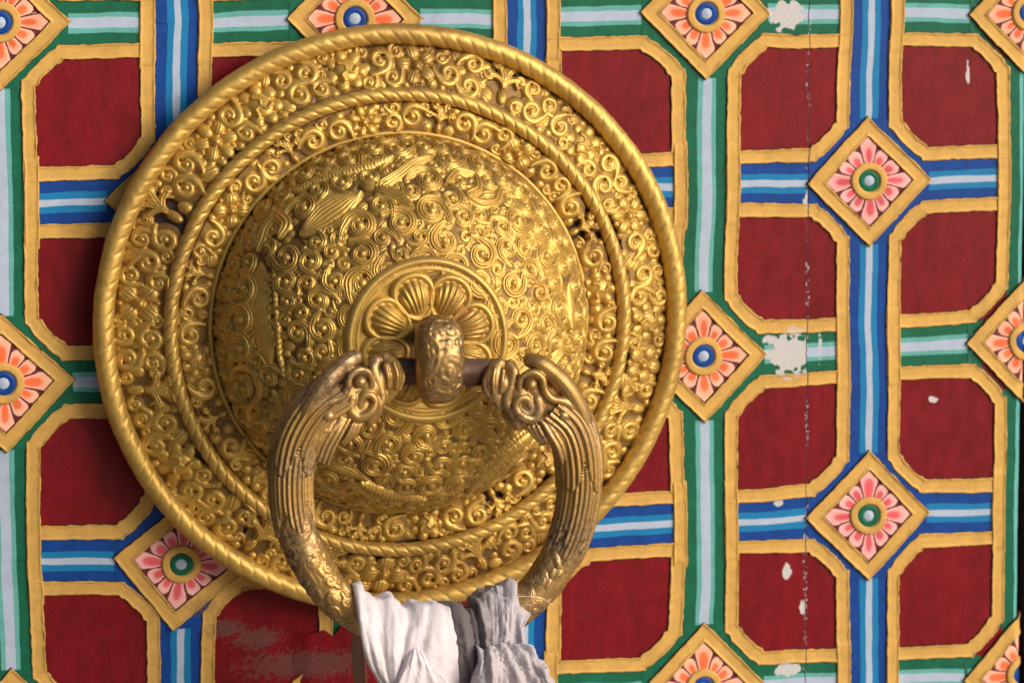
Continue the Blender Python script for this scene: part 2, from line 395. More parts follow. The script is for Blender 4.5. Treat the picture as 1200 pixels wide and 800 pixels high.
def medallion(i, j, warm):
    P = node(i, j).copy(); rot = RNG.normal(0, .015); half = .0385
    if (i, j) == (1, 3): rot = -.14; P = P + np.array([-.000, -.002])
    ground = 'green' if i % 2 == 0 else 'blue'
    # coloured ground that shows as a thin gap round the diamond
    a_, b_ = .0368, .0112
    o = P + np.array([(a_, -b_), (a_, b_), (b_, a_), (-b_, a_), (-a_, b_), (-a_, -b_), (-b_, -a_), (b_, -a_)])
    V = np.concatenate([door_pts(P[:1], -.0010, P[1:2]), door_pts(o[:, 0], -.0010, o[:, 1])]); n = len(o)
    md = moulding('flower_medallion', diamond(P, half, rot), diamond(P, half - .0118, rot), .0020, None, seed=i * 3 + j, base=.0009)
    md['label'] = 'diamond flower medallion with ' + ('orange petals and blue centre' if warm else 'pink petals and green centre')
    dmesh('coloured_ground', V, [(0, 1 + k, 1 + (k + 1) % n) for k in range(n)], ground, parent=md, smooth=False)
    # petals: polar sheet, 12 petals with dark outlines between them
    na, nr = 12 * 24, 26; hin = half - .0112
    th = np.linspace(0, 2 * PI, na, endpoint=False)
    V = []; col = []
    pinkc = np.array(lin(238, 176, 176)); edge = np.array(lin(240, 196, 190))
    teard = np.array(lin(232, 92, 30) if warm else lin(214, 62, 78)); mar = np.array(lin(96, 34, 44))
    if warm: pinkc = np.array(lin(240, 178, 150))
    for a in th:
        dmax = hin / (abs(math.cos(a - rot)) + abs(math.sin(a - rot)))
        u = ((a - rot) / (2 * PI) * 12 + .5 + .05 * math.sin(5 * a + i + j)) % 1 - .5           # -0.5..0.5 across a petal
        k = int(round((a - rot) / (2 * PI) * 12)) % 12
        rk = math.sin(k * 12.9898 + i * 78.2 + j * 37.7) * 43758.5; rk -= math.floor(rk); tone = .72 + .45 * rk; tl = .26 + .14 * ((rk * 7.3) % 1); tw = .0016 + .0010 * ((rk * 3.7) % 1)
        rr = np.linspace(.0095, dmax, nr)
        pc = (k * PI / 6 + rot); pmax = hin / (abs(math.cos(pc - rot)) + abs(math.sin(pc - rot)))
        ptip = min(pmax * .99, .0275)
        for r in rr:
            w_ = r * abs(u) * 2 * PI / 12                        # lateral distance from the petal axis
            q = (r - .0095) / (ptip - .0095)
            halfw = min(r * PI / 12 - .00045, .0080) * (max(0, 1 - max(0, (q - .55) / .47) ** 2.2)) ** .5
            inside = q < 1.02 and w_ < halfw and r < dmax * .965
            if inside:
                e = w_ / max(halfw, 1e-6)
                tq = (q - .32) / tl; tear = 1 if abs(tq) < 1 and w_ < tw * math.sqrt(max(0, 1 - tq * tq)) * (1.0 + .25 * tq) else 0
                halo = max(0, 1 - ((q - .28) / .48) ** 2) * max(0, 1 - e * .9)
                c = pinkc * (.88 + .2 * rk) * (1 - halo * .75) + teard * halo * .75
                if q > .8 or e > .75: c = c * .75 + edge * .25
                if tear: c = c * .35 + teard * tone * .65
                h = .0003
            else: c = mar; h = .0
            x, z = P[0] + r * math.cos(a), P[1] + r * math.sin(a)
            V.append((x, -(.0014 + h), z)); col.append(c)
    V = np.array(V); V = door_pts(V[:, 0], V[:, 1], V[:, 2])
    dmesh('painted_flower', V, gridF(na, nr, closeu=True), 'petal', parent=md, colors=np.array(col))
    # hub: gold ring, dark ring, pale eye
    th = np.linspace(0, 2 * PI, 64, endpoint=False)
    rs_ = [.0112, .0110, .0100, .0088, .0078, .0070, .0062]; hs_ = [.0008, .0026, .0032, .0027, .0032, .0028, .0012]
    V = np.concatenate([door_pts(P[0] + r * (1 + .02 * np.sin(th * 3 + i)) * np.cos(th), -h, P[1] + r * np.sin(th)) for r, h in zip(rs_, hs_)])
    dmesh('hub_ring', V, gridF(7, 64, closev=True), 'gold_paint', parent=md)
    rs_ = [.0066, .0055, .0035, .0030]; V = np.concatenate([door_pts(P[0] + r * np.cos(th), -h, P[1] + r * np.sin(th)) for r, h in zip(rs_, [.0018, .0023, .0024, .0021])])
    dmesh('hub_centre', V, gridF(4, 64, closev=True), 'blue' if warm else 'green', parent=md)
    rs_ = [.0033, .0022, .0001]; V = np.concatenate([door_pts(P[0] + r * np.cos(th), -h, P[1] + r * np.sin(th)) for r, h in zip(rs_, [.0020, .0026, .0028])])
    dmesh('hub_eye', V, gridF(3, 64, closev=True), 'white', parent=md)
for i in range(I0 + 1, I1 + 1):
    for j in range(J0 + 1, J1):
        if (i + j) % 2 == 0 and (i, j) != (2, 4): medallion(i, j, i % 2 == 0)

# repaired corner below the boss: bare red overpaint over the pattern with an open joint in the planks
def patch(name, x0, x1, z0, z1, y, mat, rag):
    nx_, nz_ = 20, 60; X_, Z_ = np.meshgrid(np.linspace(0, 1, nx_), np.linspace(0, 1, nz_), indexing='ij')
    x = x0 + (x1 - x0) * X_ + rag * vnoise(Z_ * 1, Z_ * 0 + x0 * 50, 12, 5) * (np.abs(X_ - .5) * 2); z = z0 + (z1 - z0) * Z_ + rag * 1.5 * vnoise(X_, X_ * 0, 6, 8) * (1 - Z_)
    yy = y * np.clip(.2 + X_ * 3.0, 0, 1) if rag > .0035 else y + 0 * X_
    return dmesh(name, door_pts(x.ravel(), -yy.ravel(), z.ravel(), .3), gridF(nx_, nz_), mat)
patch('overpainted_patch', .1600, .1937, -.3425, -.43, .0026, 'red', .004)
patch('overpainted_patch', .1995, .2300, -.3400, -.43, .0026, 'red', .003)
patch('open_joint', .1925, .2005, -.3405, -.43, .0022, 'wood', .001)

# door jamb past the free edge
jamb = mesh('door_jamb', [(x, y, z) for x in (.6010, .70) for y in (-.0015, .05) for z in (.11, -.50)],
            [(0, 1, 3, 2), (4, 6, 7, 5), (0, 4, 5, 1), (2, 3, 7, 6), (0, 2, 6, 4), (1, 5, 7, 3)], 'wood', smooth=False)
jamb['label'] = 'dark brown wooden door jamb at the right edge beyond the painted leaf'; jamb['category'] = 'door jamb'

# ------------------------------------------------------------------ embossed relief maps
CS = .00035
class Relief:
    def __init__(s, half):
        s.half = half; s.n = int(2 * half / CS) + 1; s.M = np.zeros((s.n, s.n), np.float32); s.W = s.M.copy(); s.circ = []
    def win(s, x, z, r):
        i0 = max(0, int((x - r + s.half) / CS)); i1 = min(s.n, int((x + r + s.half) / CS) + 2)
        j0 = max(0, int((z - r + s.half) / CS)); j1 = min(s.n, int((z + r + s.half) / CS) + 2)
        if i1 <= i0 or j1 <= j0: return None
        gx = np.arange(i0, i1) * CS - s.half - x; gz = np.arange(j0, j1) * CS - s.half - z
        return (slice(i0, i1), slice(j0, j1)), gx[:, None], gz[None, :]
    def put(s, sl, h): s.M[sl] = np.maximum(s.M[sl], h)
    def ball(s, x, z, r, H, p=.5):
        w_ = s.win(x, z, r)
        if w_ is None: return
        sl, gx, gz = w_; q = (gx * gx + gz * gz) / r / r
        s.put(sl, H * np.maximum(0, 1 - q) ** p)
    def web(s, x, z, r, H):
        w_ = s.win(x, z, r)
        if w_ is None: return
        sl, gx, gz = w_; s.W[sl] = np.maximum(s.W[sl], H * np.maximum(0, 1 - (gx * gx + gz * gz) / r / r) ** .2)
    def ell(s, x, z, a, b, ang, H, ng=0, fan=True, gd=.3, lip=False):
        w_ = s.win(x, z, max(a, b))
        if w_ is None: return
        sl, gx, gz = w_; c, sn = math.cos(ang), math.sin(ang)
        u = (gx * c + gz * sn) / a; v = (-gx * sn + gz * c) / b; q = u * u + v * v
        h = np.maximum(0, 1 - q) ** .42
        if ng:
            vv = v / np.maximum(.35, .62 + .45 * u) if fan else v
            h = h * (1 - gd * (0.5 - .5 * np.cos(vv * PI * ng + PI)) ** 2)
        if lip: h = np.where((q > .70) & (q < 1), .75 * np.maximum(0, 1 - ((q - .84) / .16) ** 2) ** .5, np.where(q <= .70, .9 * h + .06, 0))
        s.put(sl, H * h)
    def stroke(s, pts, ws, H, ng=0, gd=.3, beads=0, soft=.45, scales=0, cap=False):
        pts = np.asarray(pts, float); seg = np.r_[0, np.cumsum(np.hypot(*np.diff(pts, axis=0).T))]
        n = max(3, int(seg[-1] / .0005)); t = np.linspace(0, seg[-1], n)
        X = np.interp(t, seg, pts[:, 0]); Z = np.interp(t, seg, pts[:, 1]); Wd = np.interp(t, seg, ws)
        if len(pts) < 12:                                   # round off hand-placed polylines
            k = max(3, n // len(pts)) | 1; ker = np.hanning(k + 2)[1:-1]; ker /= ker.sum()
            pad = k // 2; X = np.convolve(np.pad(X, pad, mode='reflect', reflect_type='odd'), ker, 'valid')[:n]; Z = np.convolve(np.pad(Z, pad, mode='reflect', reflect_type='odd'), ker, 'valid')[:n]
        if cap: Wd = Wd * np.clip(np.minimum(t, seg[-1] - t) / (Wd * 1.6) + .05, 0, 1) ** .55
        dx = np.gradient(X); dz = np.gradient(Z); L = np.hypot(dx, dz) + 1e-9; dx /= L; dz /= L
        Hs = H if np.ndim(H) else np.full(n, H)
        for k in range(n):
            w_ = s.win(X[k], Z[k], Wd[k])
            if w_ is None: continue
            sl, gx, gz = w_; al = gx * dx[k] + gz * dz[k]; q = (-gx * dz[k] + gz * dx[k]) / Wd[k]
            rr = (gx * gx + gz * gz) / Wd[k] ** 2
            m = (np.abs(al) < .0006) & (np.abs(q) < 1) & (rr < 1)
            h = np.maximum(0, 1 - q * q) ** soft
            if ng: h = h * (1 - gd * (.5 + .5 * np.cos(q * PI * ng)) ** 1.5)
            if beads: h = h * (.62 + .38 * abs(math.sin(t[k] / beads * PI)))
            if scales: h = h * (.78 + .3 * ((t[k] / scales + .5 * np.round(q * 1.5)) % 1))
            s.put(sl, np.where(m, Hs[k] * h, 0))
    def spiral(s, x, z, R, ang, hand, H, groove=None):
        turns = 1.15 if R > .004 else 1.0
        ph = np.linspace(0, 1, 60); a = ang + hand * ph * turns * 2 * PI
        rho = R * (.74 - .50 * ph ** 1.1); wd = R * (.37 - .16 * ph)
        px = x + rho * np.cos(a); pz = z + rho * np.sin(a)
        # tail flowing off tangentially so neighbouring scrolls link up
        tq = np.linspace(1, 0, 14)[:-1]; ta = ang - hand * tq * .9; tr = R * (.74 + .45 * tq ** 1.6)
        px = np.r_[x + tr * np.cos(ta), px]; pz = np.r_[z + tr * np.sin(ta), pz]; wd = np.r_[R * (.37 - .20 * tq), wd]
        s.web(x, z, R * 1.12, H * .38)
        s.stroke(np.stack([px, pz], 1), wd, H, ng=groove if groove is not None else ((4 if R > .0068 else 3) if R > .0045 else 2 if R > .003 else 0), gd=.45)
        s.ball(x, z, R * .29, H * 1.1, .5)
        # pierced eye beside the knob
        ex, ez = x + R * .40 * math.cos(a[-1] + hand * 1.1), z + R * .40 * math.sin(a[-1] + hand * 1.1)
        w_ = s.win(ex, ez, R * .11)
        if w_ is not None and R > .004:
            sl, gx, gz = w_; q = (gx * gx + gz * gz) / (R * .11) ** 2
            s.M[sl] = np.where(q < 1, 0, s.M[sl]); s.W[sl] = np.where(q < 1, s.W[sl] * .3, s.W[sl])
    def flower(s, x, z, R, n, H, rot=0):
        for k in range(n):
            a = rot + k * 2 * PI / n
            s.ell(x + .62 * R * math.cos(a), z + .62 * R * math.sin(a), .40 * R, min(.45, 1.85 / n) * R, a, H * .95, ng=5, fan=False, gd=.10)
        for k in range(n):
            a = rot + (k + .5) * 2 * PI / n; s.ball(x + .80 * R * math.cos(a), z + .80 * R * math.sin(a), .14 * R, H * .45)
        s.ball(x, z, .36 * R, H * .6, .4); s.ball(x, z, .27 * R, H * 1.45, .5); s.circ.append((x, z, R * .92))
    def peony(s, x, z, R, H):
        for k in range(7):
            a = k * 2 * PI / 7; s.ell(x + .70 * R * math.cos(a), z + .70 * R * math.sin(a), .32 * R, .30 * R, a, H * .75)
        s.ball(x, z, .62 * R, H * 1.15, .5)
        for k in range(3):
            a = k * 2.1 + x * 90; s.stroke([(x, z), (x + .3 * R * math.cos(a), z + .3 * R * math.sin(a)), (x + .5 * R * math.cos(a + .7), z + .5 * R * math.sin(a + .7))], [.12 * R] * 3, H * 1.32)
        s.circ.append((x, z, R * .92))
    def yleaf(s, x, z, R, ang, H):
        for sg in (-1, 1):
            for (b, l, hw) in ((.35, 1.0, .16), (1.05, .8, .14)):
                P = []
                for t in np.linspace(0, 1, 14):
                    rr = l * R * t; a = ang + sg * b * (t ** .7); P.append((x + rr * math.cos(a), z + rr * math.sin(a)))
                s.stroke(P, np.linspace(.14, hw, 14) * R, H, ng=2, gd=.25)
                s.spiral(P[-1][0], P[-1][1], .27 * R, ang + 2, sg, H)
        s.ell(x + .55 * R * math.cos(ang), z + .55 * R * math.sin(ang), .5 * R, .16 * R, ang, H, ng=3, fan=False)
        s.ell(x - .4 * R * math.cos(ang), z - .4 * R * math.sin(ang), .35 * R, .2 * R, ang, H, ng=3)
        s.circ.append((x + .3 * R * math.cos(ang), z + .3 * R * math.sin(ang), R * .85)); s.circ.append((x - .4 * R * math.cos(ang), z - .4 * R * math.sin(ang), R * .4))
    def reserve(s, pts, r):
        pts = np.asarray(pts, float)
        seg = np.r_[0, np.cumsum(np.hypot(*np.diff(pts, axis=0).T))]
        for t in np.arange(0, seg[-1] + 1e-6, r * .7): s.circ.append((np.interp(t, seg, pts[:, 0]), np.interp(t, seg, pts[:, 1]), r))
    def pack(s, ok, sizes, extent, overlap=.87):
        new = []
        for R, tries in sizes:
            cand = RNG.uniform(-extent, extent, (tries, 2)); cand = cand[ok(cand[:, 0], cand[:, 1], R)]
            arr = np.array(s.circ) if s.circ else np.zeros((0, 3))
            for x, z in cand:
                if len(arr) and (np.hypot(arr[:, 0] - x, arr[:, 1] - z) < (arr[:, 2] + R) * overlap).any(): continue
                arr = np.vstack([arr, (x, z, R)]); new.append((x, z, R))
            s.circ = [tuple(a) for a in arr]
        return new

def fill(rel, ok, sizes, extent, Hf, tiny=.0023, budp=.22, groove=None):
    for (x, z, R) in rel.pack(ok, sizes, extent):
        H = Hf(R); u = RNG.random(); ang = RNG.uniform(0, 2 * PI)
        rel.web(x, z, R * 1.28, H * .36)
        if R < tiny: rel.ball(x, z, R * 1.15, H)
        elif R < .0048 and u < budp: rel.ell(x, z, R * 1.18, R * .95, ang, H, ng=4, fan=False, gd=.25)
        elif R < .0036 and u < budp + .15: rel.ball(x, z, R * 1.05, H); rel.ball(x, z, R * .3, H * 1.2)
        else: rel.spiral(x, z, R * 1.16, ang, 1 if RNG.random() < .5 else -1, H, groove)

# boss profile: radius -> height off the door
BX, BZ = .2165, -.1662
def Hr(r):
    r = np.asarray(r, float)
    dome = .0290 + .0815 * np.maximum(0, 1 - (np.minimum(r, .1015) / .1015) ** 2.4) ** .5
    return np.where(r < .1015, dome, np.where(r < .122, .0335 + .0 * r, np.where(r < .131, .0325, np.where(r < .154, .031 - (r - .131) / .023 * .012, .019))))
_rs = np.linspace(0, .1015, 4001); _hs = Hr(np.minimum(_rs, .101499)); _hs[-1] = .029
_S = np.r_[0, np.cumsum(np.hypot(np.diff(_rs), np.diff(_hs)))]; SMAX = _S[-1]

boss = thing('door_boss', 'large round gilded door boss embossed with scrolls, flowers and twisted rope rims', 'door boss', (BX, 0, BZ))

def relief_mesh(name, rel, mask_r, to3d, pierce, noise_amp=.0001, mats=('gold', 'ground')):
    n = rel.n; g = np.arange(n) * CS - rel.half; X, Z = np.meshgrid(g, g, indexing='ij')
    Mh = np.maximum(rel.M, rel.W)
    k = (Mh + np.roll(Mh, 1, 0) + np.roll(Mh, -1, 0) + np.roll(Mh, 1, 1) + np.roll(Mh, -1, 1)) / 5       # soften the stamped edges
    Mh = np.where(Mh > 0, .5 * Mh + .5 * k, k)
    Mh = Mh + (vnoise(X, Z, 700, 3) * .5 + vnoise(X, Z, 1500, 4) * .3) * noise_amp + vnoise(X, Z, 90, 8) * .0006
    Rr = np.hypot(X, Z); ok = (Rr > mask_r[0]) & (Rr < mask_r[1])
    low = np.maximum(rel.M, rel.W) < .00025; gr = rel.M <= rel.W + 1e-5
    q = ok[:-1, :-1] & ok[1:, :-1] & ok[:-1, 1:] & ok[1:, 1:]
    ql = low[:-1, :-1] & low[1:, :-1] & low[:-1, 1:] & low[1:, 1:]
    Cn = vnoise(X, Z, 55, 12)[:-1, :-1]
    if pierce: q = q & ~(ql & (Cn > .16))
    I, J = np.nonzero(q)
    idx = lambda a, b: a * n + b
    F = np.stack([idx(I, J), idx(I + 1, J), idx(I + 1, J + 1), idx(I, J + 1)], 1)
    used, inv = np.unique(F, return_inverse=True); F = inv.reshape(-1, 4)
    V = to3d(X.ravel()[used], Z.ravel()[used], Mh.ravel()[used])
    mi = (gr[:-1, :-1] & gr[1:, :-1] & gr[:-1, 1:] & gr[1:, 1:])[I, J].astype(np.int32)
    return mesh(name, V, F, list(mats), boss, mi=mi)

def dome3d(x, z, h):
    s = np.hypot(x, z); s_ = np.maximum(s, 1e-9); r = np.interp(s, _S, _rs); y = np.interp(s, _S, _hs)
    dr = (np.interp(s + 5e-4, _S, _rs) - np.interp(s - 5e-4, _S, _rs)); dy = (np.interp(s + 5e-4, _S, _hs) - np.interp(s - 5e-4, _S, _hs))
    L = np.hypot(dr, dy) + 1e-12; nr, ny = -dy / L, dr / L
    rr = r + nr * h; yy = y + ny * h
    return np.stack([x / s_ * rr, -yy, z / s_ * rr], 1)
def band3d(x, z, h):
    r = np.hypot(x, z); k = 1 + .012 * (r / .16) ** 3; kz = 1 - .012 * (r / .16) ** 3
    return np.stack([x * k, -(Hr(r) - .0012 + h), z * kz], 1)

# --- dome relief
D = Relief(SMAX + .001)
mm = lambda L: [(a / 1000, b / 1000) for a, b in L]
D.circ.append((-.0015, 0, .0405))
def feat(pts, w_, H, **k):
    P = mm(pts); n = len(P); ws = np.full(n, w_) if not np.ndim(w_) else np.array(w_)
    D.stroke(P, ws, H, cap=True, **k); D.reserve(P, float(np.mean(ws)) * .78)
feat([(-34, 84), (-44, 79), (-56, 72), (-70, 60)], [.004, .0105, .011, .005], .0032, ng=9, gd=.45)
feat([(-76, 92), (-58, 99), (-40, 102), (-26, 105), (-12, 109)], [.002, .004, .0045, .004, .002], .0036, scales=.0022)
feat([(-6, 72), (-14, 81), (-24, 86), (-12, 94), (0, 104), (14, 110)], [.002, .0042, .0045, .0042, .004, .0025], .0034, ng=5, gd=.4)
feat([(16, 88), (26, 98), (38, 95), (36, 84), (26, 80), (34, 74), (46, 76), (52, 86), (62, 84)], .0032, .0032, ng=3, gd=.35)
feat([(89, 27), (92, 14), (89, 0)], [.0035, .0050, .0035], .0036)
feat([(73, -60), (60, -68), (48, -78), (39, -90), (34, -104)], [.003, .0048, .0058, .0055, .003], .0030, scales=.0018)
feat([(80, -66), (67, -77), (56, -88), (47, -99), (42, -110)], [.002, .0026, .0028, .0026, .002], .0026, beads=.0022)
feat([(67, -55), (54, -62), (43, -71), (33, -82)], .0022, .0026, beads=.0024)
feat([(-36, -85), (-27, -93), (-17, -98), (-6, -101), (6, -103)], [.003, .0050, .0056, .0046, .0015], .0040, scales=.0026)
feat([(-64, -74), (-52, -75), (-42, -79), (-32, -84)], [.003, .0055, .005, .002], .0028, ng=6, gd=.45)
feat([(-96, 46), (-96.5, 30), (-95, 14), (-92, -2), (-89, -14)], [.003, .0056, .0060, .0056, .003], .0018, soft=.25)
feat([(-86.5, 42), (-85.5, 30), (-84.6, 18), (-83, 6), (-83, -8), (-80, -20)], .0017, .0026, beads=.0034)
feat([(-126, -34), (-116, -21), (-103, -19), (-96.6, -26), (-98, -36), (-106, -46), (-118, -50)], .0026, .0028)
feat([(-100, 54), (-96, 70), (-88, 78), (-80, 70), (-84, 60)], .0050, .0030, ng=4, gd=.35)
feat([(-88, -30), (-82, -44), (-84, -58), (-92, -66)], [.003, .004, .004, .002], .0028, ng=4, gd=.3)
feat([(44, -23), (56, -15), (70, -20), (82, -11), (92, -16)], [.002, .0038, .004, .0038, .002], .0032, ng=3, gd=.3)
feat([(66, -34), (78, -36), (90, -34), (100, -38)], [.002, .004, .0045, .003], .0028, ng=4)
BIG = [(-14, 63.5, 9.6), (8.6, 53, 9.2), (29, 45, 9.6), (-15.5, 46.3, 5.5), (-35.6, 47, 9.0), (-51, 33, 7.6), (21, 66, 7.5), (-57.5, 8, 8.6), (-66, 32, 5.4), (-52, 49, 5),
       (-2, -52, 9.0), (19, -50, 8.6), (-22, -57, 8.6), (-43, -57, 8), (47, 29, 8.6), (50, 9, 8.4), (64, 23, 6.8), (68, 5, 7.4), (-52, -15, 8.2), (-50, -36, 8.6), (42, -40, 8.2), (-68, -8, 7), (-70, 16, 5.5), (8, -72, 8), (-12, -76, 7), (30, -66, 6), (-34, -38, 6), (58, 48, 7.5), (44, 60, 7)]
hd = 1
for (x, z, R) in BIG:
    x, z, R = x / 1000, z / 1000, R / 1000; hd = -hd
    c = np.array(D.circ)
    if (np.hypot(c[:, 0] - x, c[:, 1] - z) < (c[:, 2] + R) * .62).any(): R *= .7
    D.spiral(x, z, R, math.atan2(z, x) + RNG.uniform(-1.4, 1.4), hd, .0034); D.circ.append((x, z, R * .9))
fill(D, lambda x, z, R: (np.hypot(x, z) < SMAX - .004) & (np.hypot(x + .0015, z) > .0405),
     [(.0090, 5000), (.0070, 12000), (.0054, 18000), (.0042, 20000), (.0032, 24000), (.0024, 26000), (.0018, 26000)], SMAX, lambda R: .0011 + .30 * min(R, .007))
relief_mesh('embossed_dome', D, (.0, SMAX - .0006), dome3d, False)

# --- the two pierced scroll bands
B = Relief(.157)
for k, (x, z) in enumerate(mm([(-97.5, 101.3), (11.5, 144.1), (134.7, 57.2), (-145.1, 15.7), (147.9, -31.4), (-9.9, -144.9)])):
    r = math.hypot(x, z); f_ = .1430 / r; B.flower(x * f_, z * f_, .0118, (6, 5, 6, 4, 5, 4)[k], .0042, rot=math.atan2(z, x) + .3 * k)
for (x, z) in mm([(-74.2, 121.1), (104.5, 96.7), (-130.1, -78.7), (100, -104), (138.3, -5), (-29.2, 148.3)]):
    r = math.hypot(x, z); f_ = .1430 / r; B.peony(x * f_, z * f_, .0118, .0042)
for (x, z) in mm([(60.6, 130), (-120, 62), (-136, -32), (-80.5, -120), (45, -136), (135, -55), (-45, -140)]):
    r = math.hypot(x, z); f_ = .1425 / r; B.yleaf(x * f_, z * f_, .0135, math.atan2(z, x) + PI / 2 * (1 if x > 0 else -1) * .1 + (0 if z > 0 else PI), .0038)
for k, (x, z) in enumerate(mm([(-92.7, 65), (-19.9, 111.4), (63.7, 89.1), (-60, -95)])):
    r = math.hypot(x, z); f_ = .1132 / r; B.flower(x * f_, z * f_, .0098, (4, 7, 4, 5)[k], .0038, rot=k)
for (x, z) in mm([(-114, -16.6), (109.4, 15.3), (13.2, -115.1), (80, -80), (-80, -80)]):
    r = math.hypot(x, z); f_ = .1132 / r; B.peony(x * f_, z * f_, .0102, .0040)
for (x, z) in mm([(21.7, 108.7), (102, 50), (-60, 96), (-105, 30), (-108, -50), (-24, -110), (52, -100), (108, -32)]):
    r = math.hypot(x, z); f_ = .1130 / r; B.yleaf(x * f_, z * f_, .0092, math.atan2(z, x), .0034)
def okb(x, z, R):
    r = np.hypot(x, z)
    return ((r > .1065 + R * .8) & (r < .1225 - R * .8)) | ((r > .1305 + R * .85) & (r < .1555 - R * .85))
fill(B, okb, [(.0068, 6000), (.0056, 14000), (.0046, 20000), (.0037, 24000), (.0029, 26000), (.0021, 26000)], .156, lambda R: .0011 + .36 * min(R, .0065), tiny=.0026, budp=.25, groove=0)
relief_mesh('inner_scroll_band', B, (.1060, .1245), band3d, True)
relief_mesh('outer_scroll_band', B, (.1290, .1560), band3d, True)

# --- lathe helper around the boss axis (local coordinates)
def lathe(name, prof, mat, parent=boss, n=240, cx=0, cz=0, wob=0, ell_=True):
    prof = np.array(prof); th = np.linspace(0, 2 * PI, n, endpoint=False); V = []
    for r, h in prof:
        k = (1 + .012 * (r / .16) ** 3) if ell_ else 1; kz = (2 - k)
        V.append(np.stack([cx + r * k * np.cos(th), -(h + wob * np.sin(th * 5 + r * 300)), cz + r * kz * np.sin(th)], 1))
    return mesh(name, np.concatenate(V), gridF(len(prof), n, closev=True), mat, parent)
# dark backing plate behind the pierced bands; its rim stands off the door
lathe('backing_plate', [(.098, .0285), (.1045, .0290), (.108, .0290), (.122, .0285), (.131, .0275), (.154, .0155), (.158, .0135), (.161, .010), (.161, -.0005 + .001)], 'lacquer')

def rope(name, R, h0, rt, N_, depth, sect, twist, parent=boss, partial=None):
    nu, nv = N_ * 14, 40
    U = np.linspace(0, 2 * PI, nu, endpoint=False)[:, None]; Vv = np.linspace(0, 2 * PI, nv, endpoint=False)[None, :]
    ph = (U * N_ / (2 * PI) + Vv / (2 * PI) * twist) % 1
    d = np.minimum(ph, 1 - ph)
    g = np.exp(-(d / .09) ** 2) * depth
    lump = .0 * depth * np.cos(ph * 2 * PI)
    if partial is not None: g = g * partial(U, Vv)
    wobble = .0006 * vnoise(np.cos(U) * R, np.sin(U) * R, 60, 5)
    rr = rt - g + lump + .0003 * vnoise(U * R * 1000 / 1000, Vv * rt, 300, 2)
    rad = R + wobble + rr * np.cos(Vv); hh = h0 + rr * sect * np.sin(Vv) + 0 * U
    k = 1 + .012 * (R / .16) ** 3
    V = np.stack([rad * k * np.cos(U), -hh, rad * (2 - k) * np.sin(U)], -1).reshape(-1, 3)
    return mesh(name, V, gridF(nu, nv, True, True), 'gold_rope', parent)
rope('outer_rope_rim', .1600, .0205, .0058, 116, .0006, 1.0, 3.6, partial=lambda U, V_: .35 + .65 * np.clip(.5 - .9 * np.cos(V_), 0, 1))
rope('inner_rope_moulding', .1266, .0325, .0040, 104, .0007, 1.05, 3.0)
lathe('dome_lip', [(.1026, .0285), (.1034, .0322), (.1046, .0340), (.1060, .0340), (.1068, .0325), (.1070, .029)], 'gold_rope')

# --- hub: rings, lotus petals
HX, HZ = -.0020, .0005
lathe('hub_ring', [(.0455, .1030), (.0445, .1078), (.0430, .1100), (.0412, .1105), (.0400, .1088), (.0392, .1082), (.0384, .1098), (.0368, .1088), (.0355, .1080), (.0305, .1080), (.0100, .1085), (.0002, .1090)],
      'gold_rope', cx=HX, cz=HZ, ell_=False, n=200)
def petal_mesh(ang):
    na, nr = 72, 26; V = []
    for k in range(nr):
        q = k / (nr - 1)
        for a in np.linspace(0, 2 * PI, na, endpoint=False):
            u, v = q * math.cos(a), q * math.sin(a)
            h = .0070 * (1 - (q / .72) ** 2) ** .5 + .0008 if q < .70 else .0008 + .0030 * max(0, 1 - ((q - .84) / .16) ** 2) ** .5
            if q < .70: h -= .0011 * (.5 + .5 * math.cos(v / (.75 + .35 * u) * 22)) ** 2 * (1 if u > -.5 else .3)
            bu = .0140 * u; bv = .0120 * v * (1 + .24 * u)
            r0 = .0240 + bu
            x = HX + r0 * math.cos(ang) - bv * math.sin(ang); z = HZ + r0 * math.sin(ang) + bv * math.cos(ang)
            V.append((x, -(.1078 + h), z))
    return V, gridF(nr, na, closev=True)
for k in range(8):
    V, F = petal_mesh(k * PI / 4 + .30); mesh('lotus_petal', V, F, 'gold', boss)

# ------------------------------------------------------------------ sculpted lumps joined into one skin
def tube_mesh(pts, rad, seg=14, closed_caps=True):
    pts = [Vector(p) for p in pts]; V, F = [], []
    n = len(pts); prev = None
    for i, p in enumerate(pts):
        t = (pts[min(i + 1, n - 1)] - pts[max(i - 1, 0)]).normalized()
        if prev is None: a = t.orthogonal().normalized()
        else: a = (prev - t * prev.dot(t)).normalized()
        prev = a; b = t.cross(a); r = rad[i] if hasattr(rad, '__len__') else rad
        for k in range(seg):
            an = 2 * PI * k / seg; V.append(p + (a * math.cos(an) + b * math.sin(an)) * r)
    for i in range(n - 1):
        for k in range(seg): F.append((i * seg + k, i * seg + (k + 1) % seg, (i + 1) * seg + (k + 1) % seg, (i + 1) * seg + k))
    V.append(pts[0]); V.append(pts[-1]); c0, c1 = len(V) - 2, len(V) - 1
    for k in range(seg): F.append((c0, (k + 1) % seg, k)); F.append((c1, (n - 1) * seg + k, (n - 1) * seg + (k + 1) % seg))
    return V, F
def smooth_poly(P, per=6):
    P = [np.array(p, float) for p in P]; out_ = []
    n = len(P)
    for i in range(n - 1):
        p0, p1, p2, p3 = P[max(i - 1, 0)], P[i], P[i + 1], P[min(i + 2, n - 1)]
        for t in np.linspace(0, 1, per, endpoint=False):
            out_.append(.5 * ((2 * p1) + (-p0 + p2) * t + (2 * p0 - 5 * p1 + 4 * p2 - p3) * t * t + (-p0 + 3 * p1 - 3 * p2 + p3) * t ** 3))
    out_.append(P[-1]); return np.array(out_)
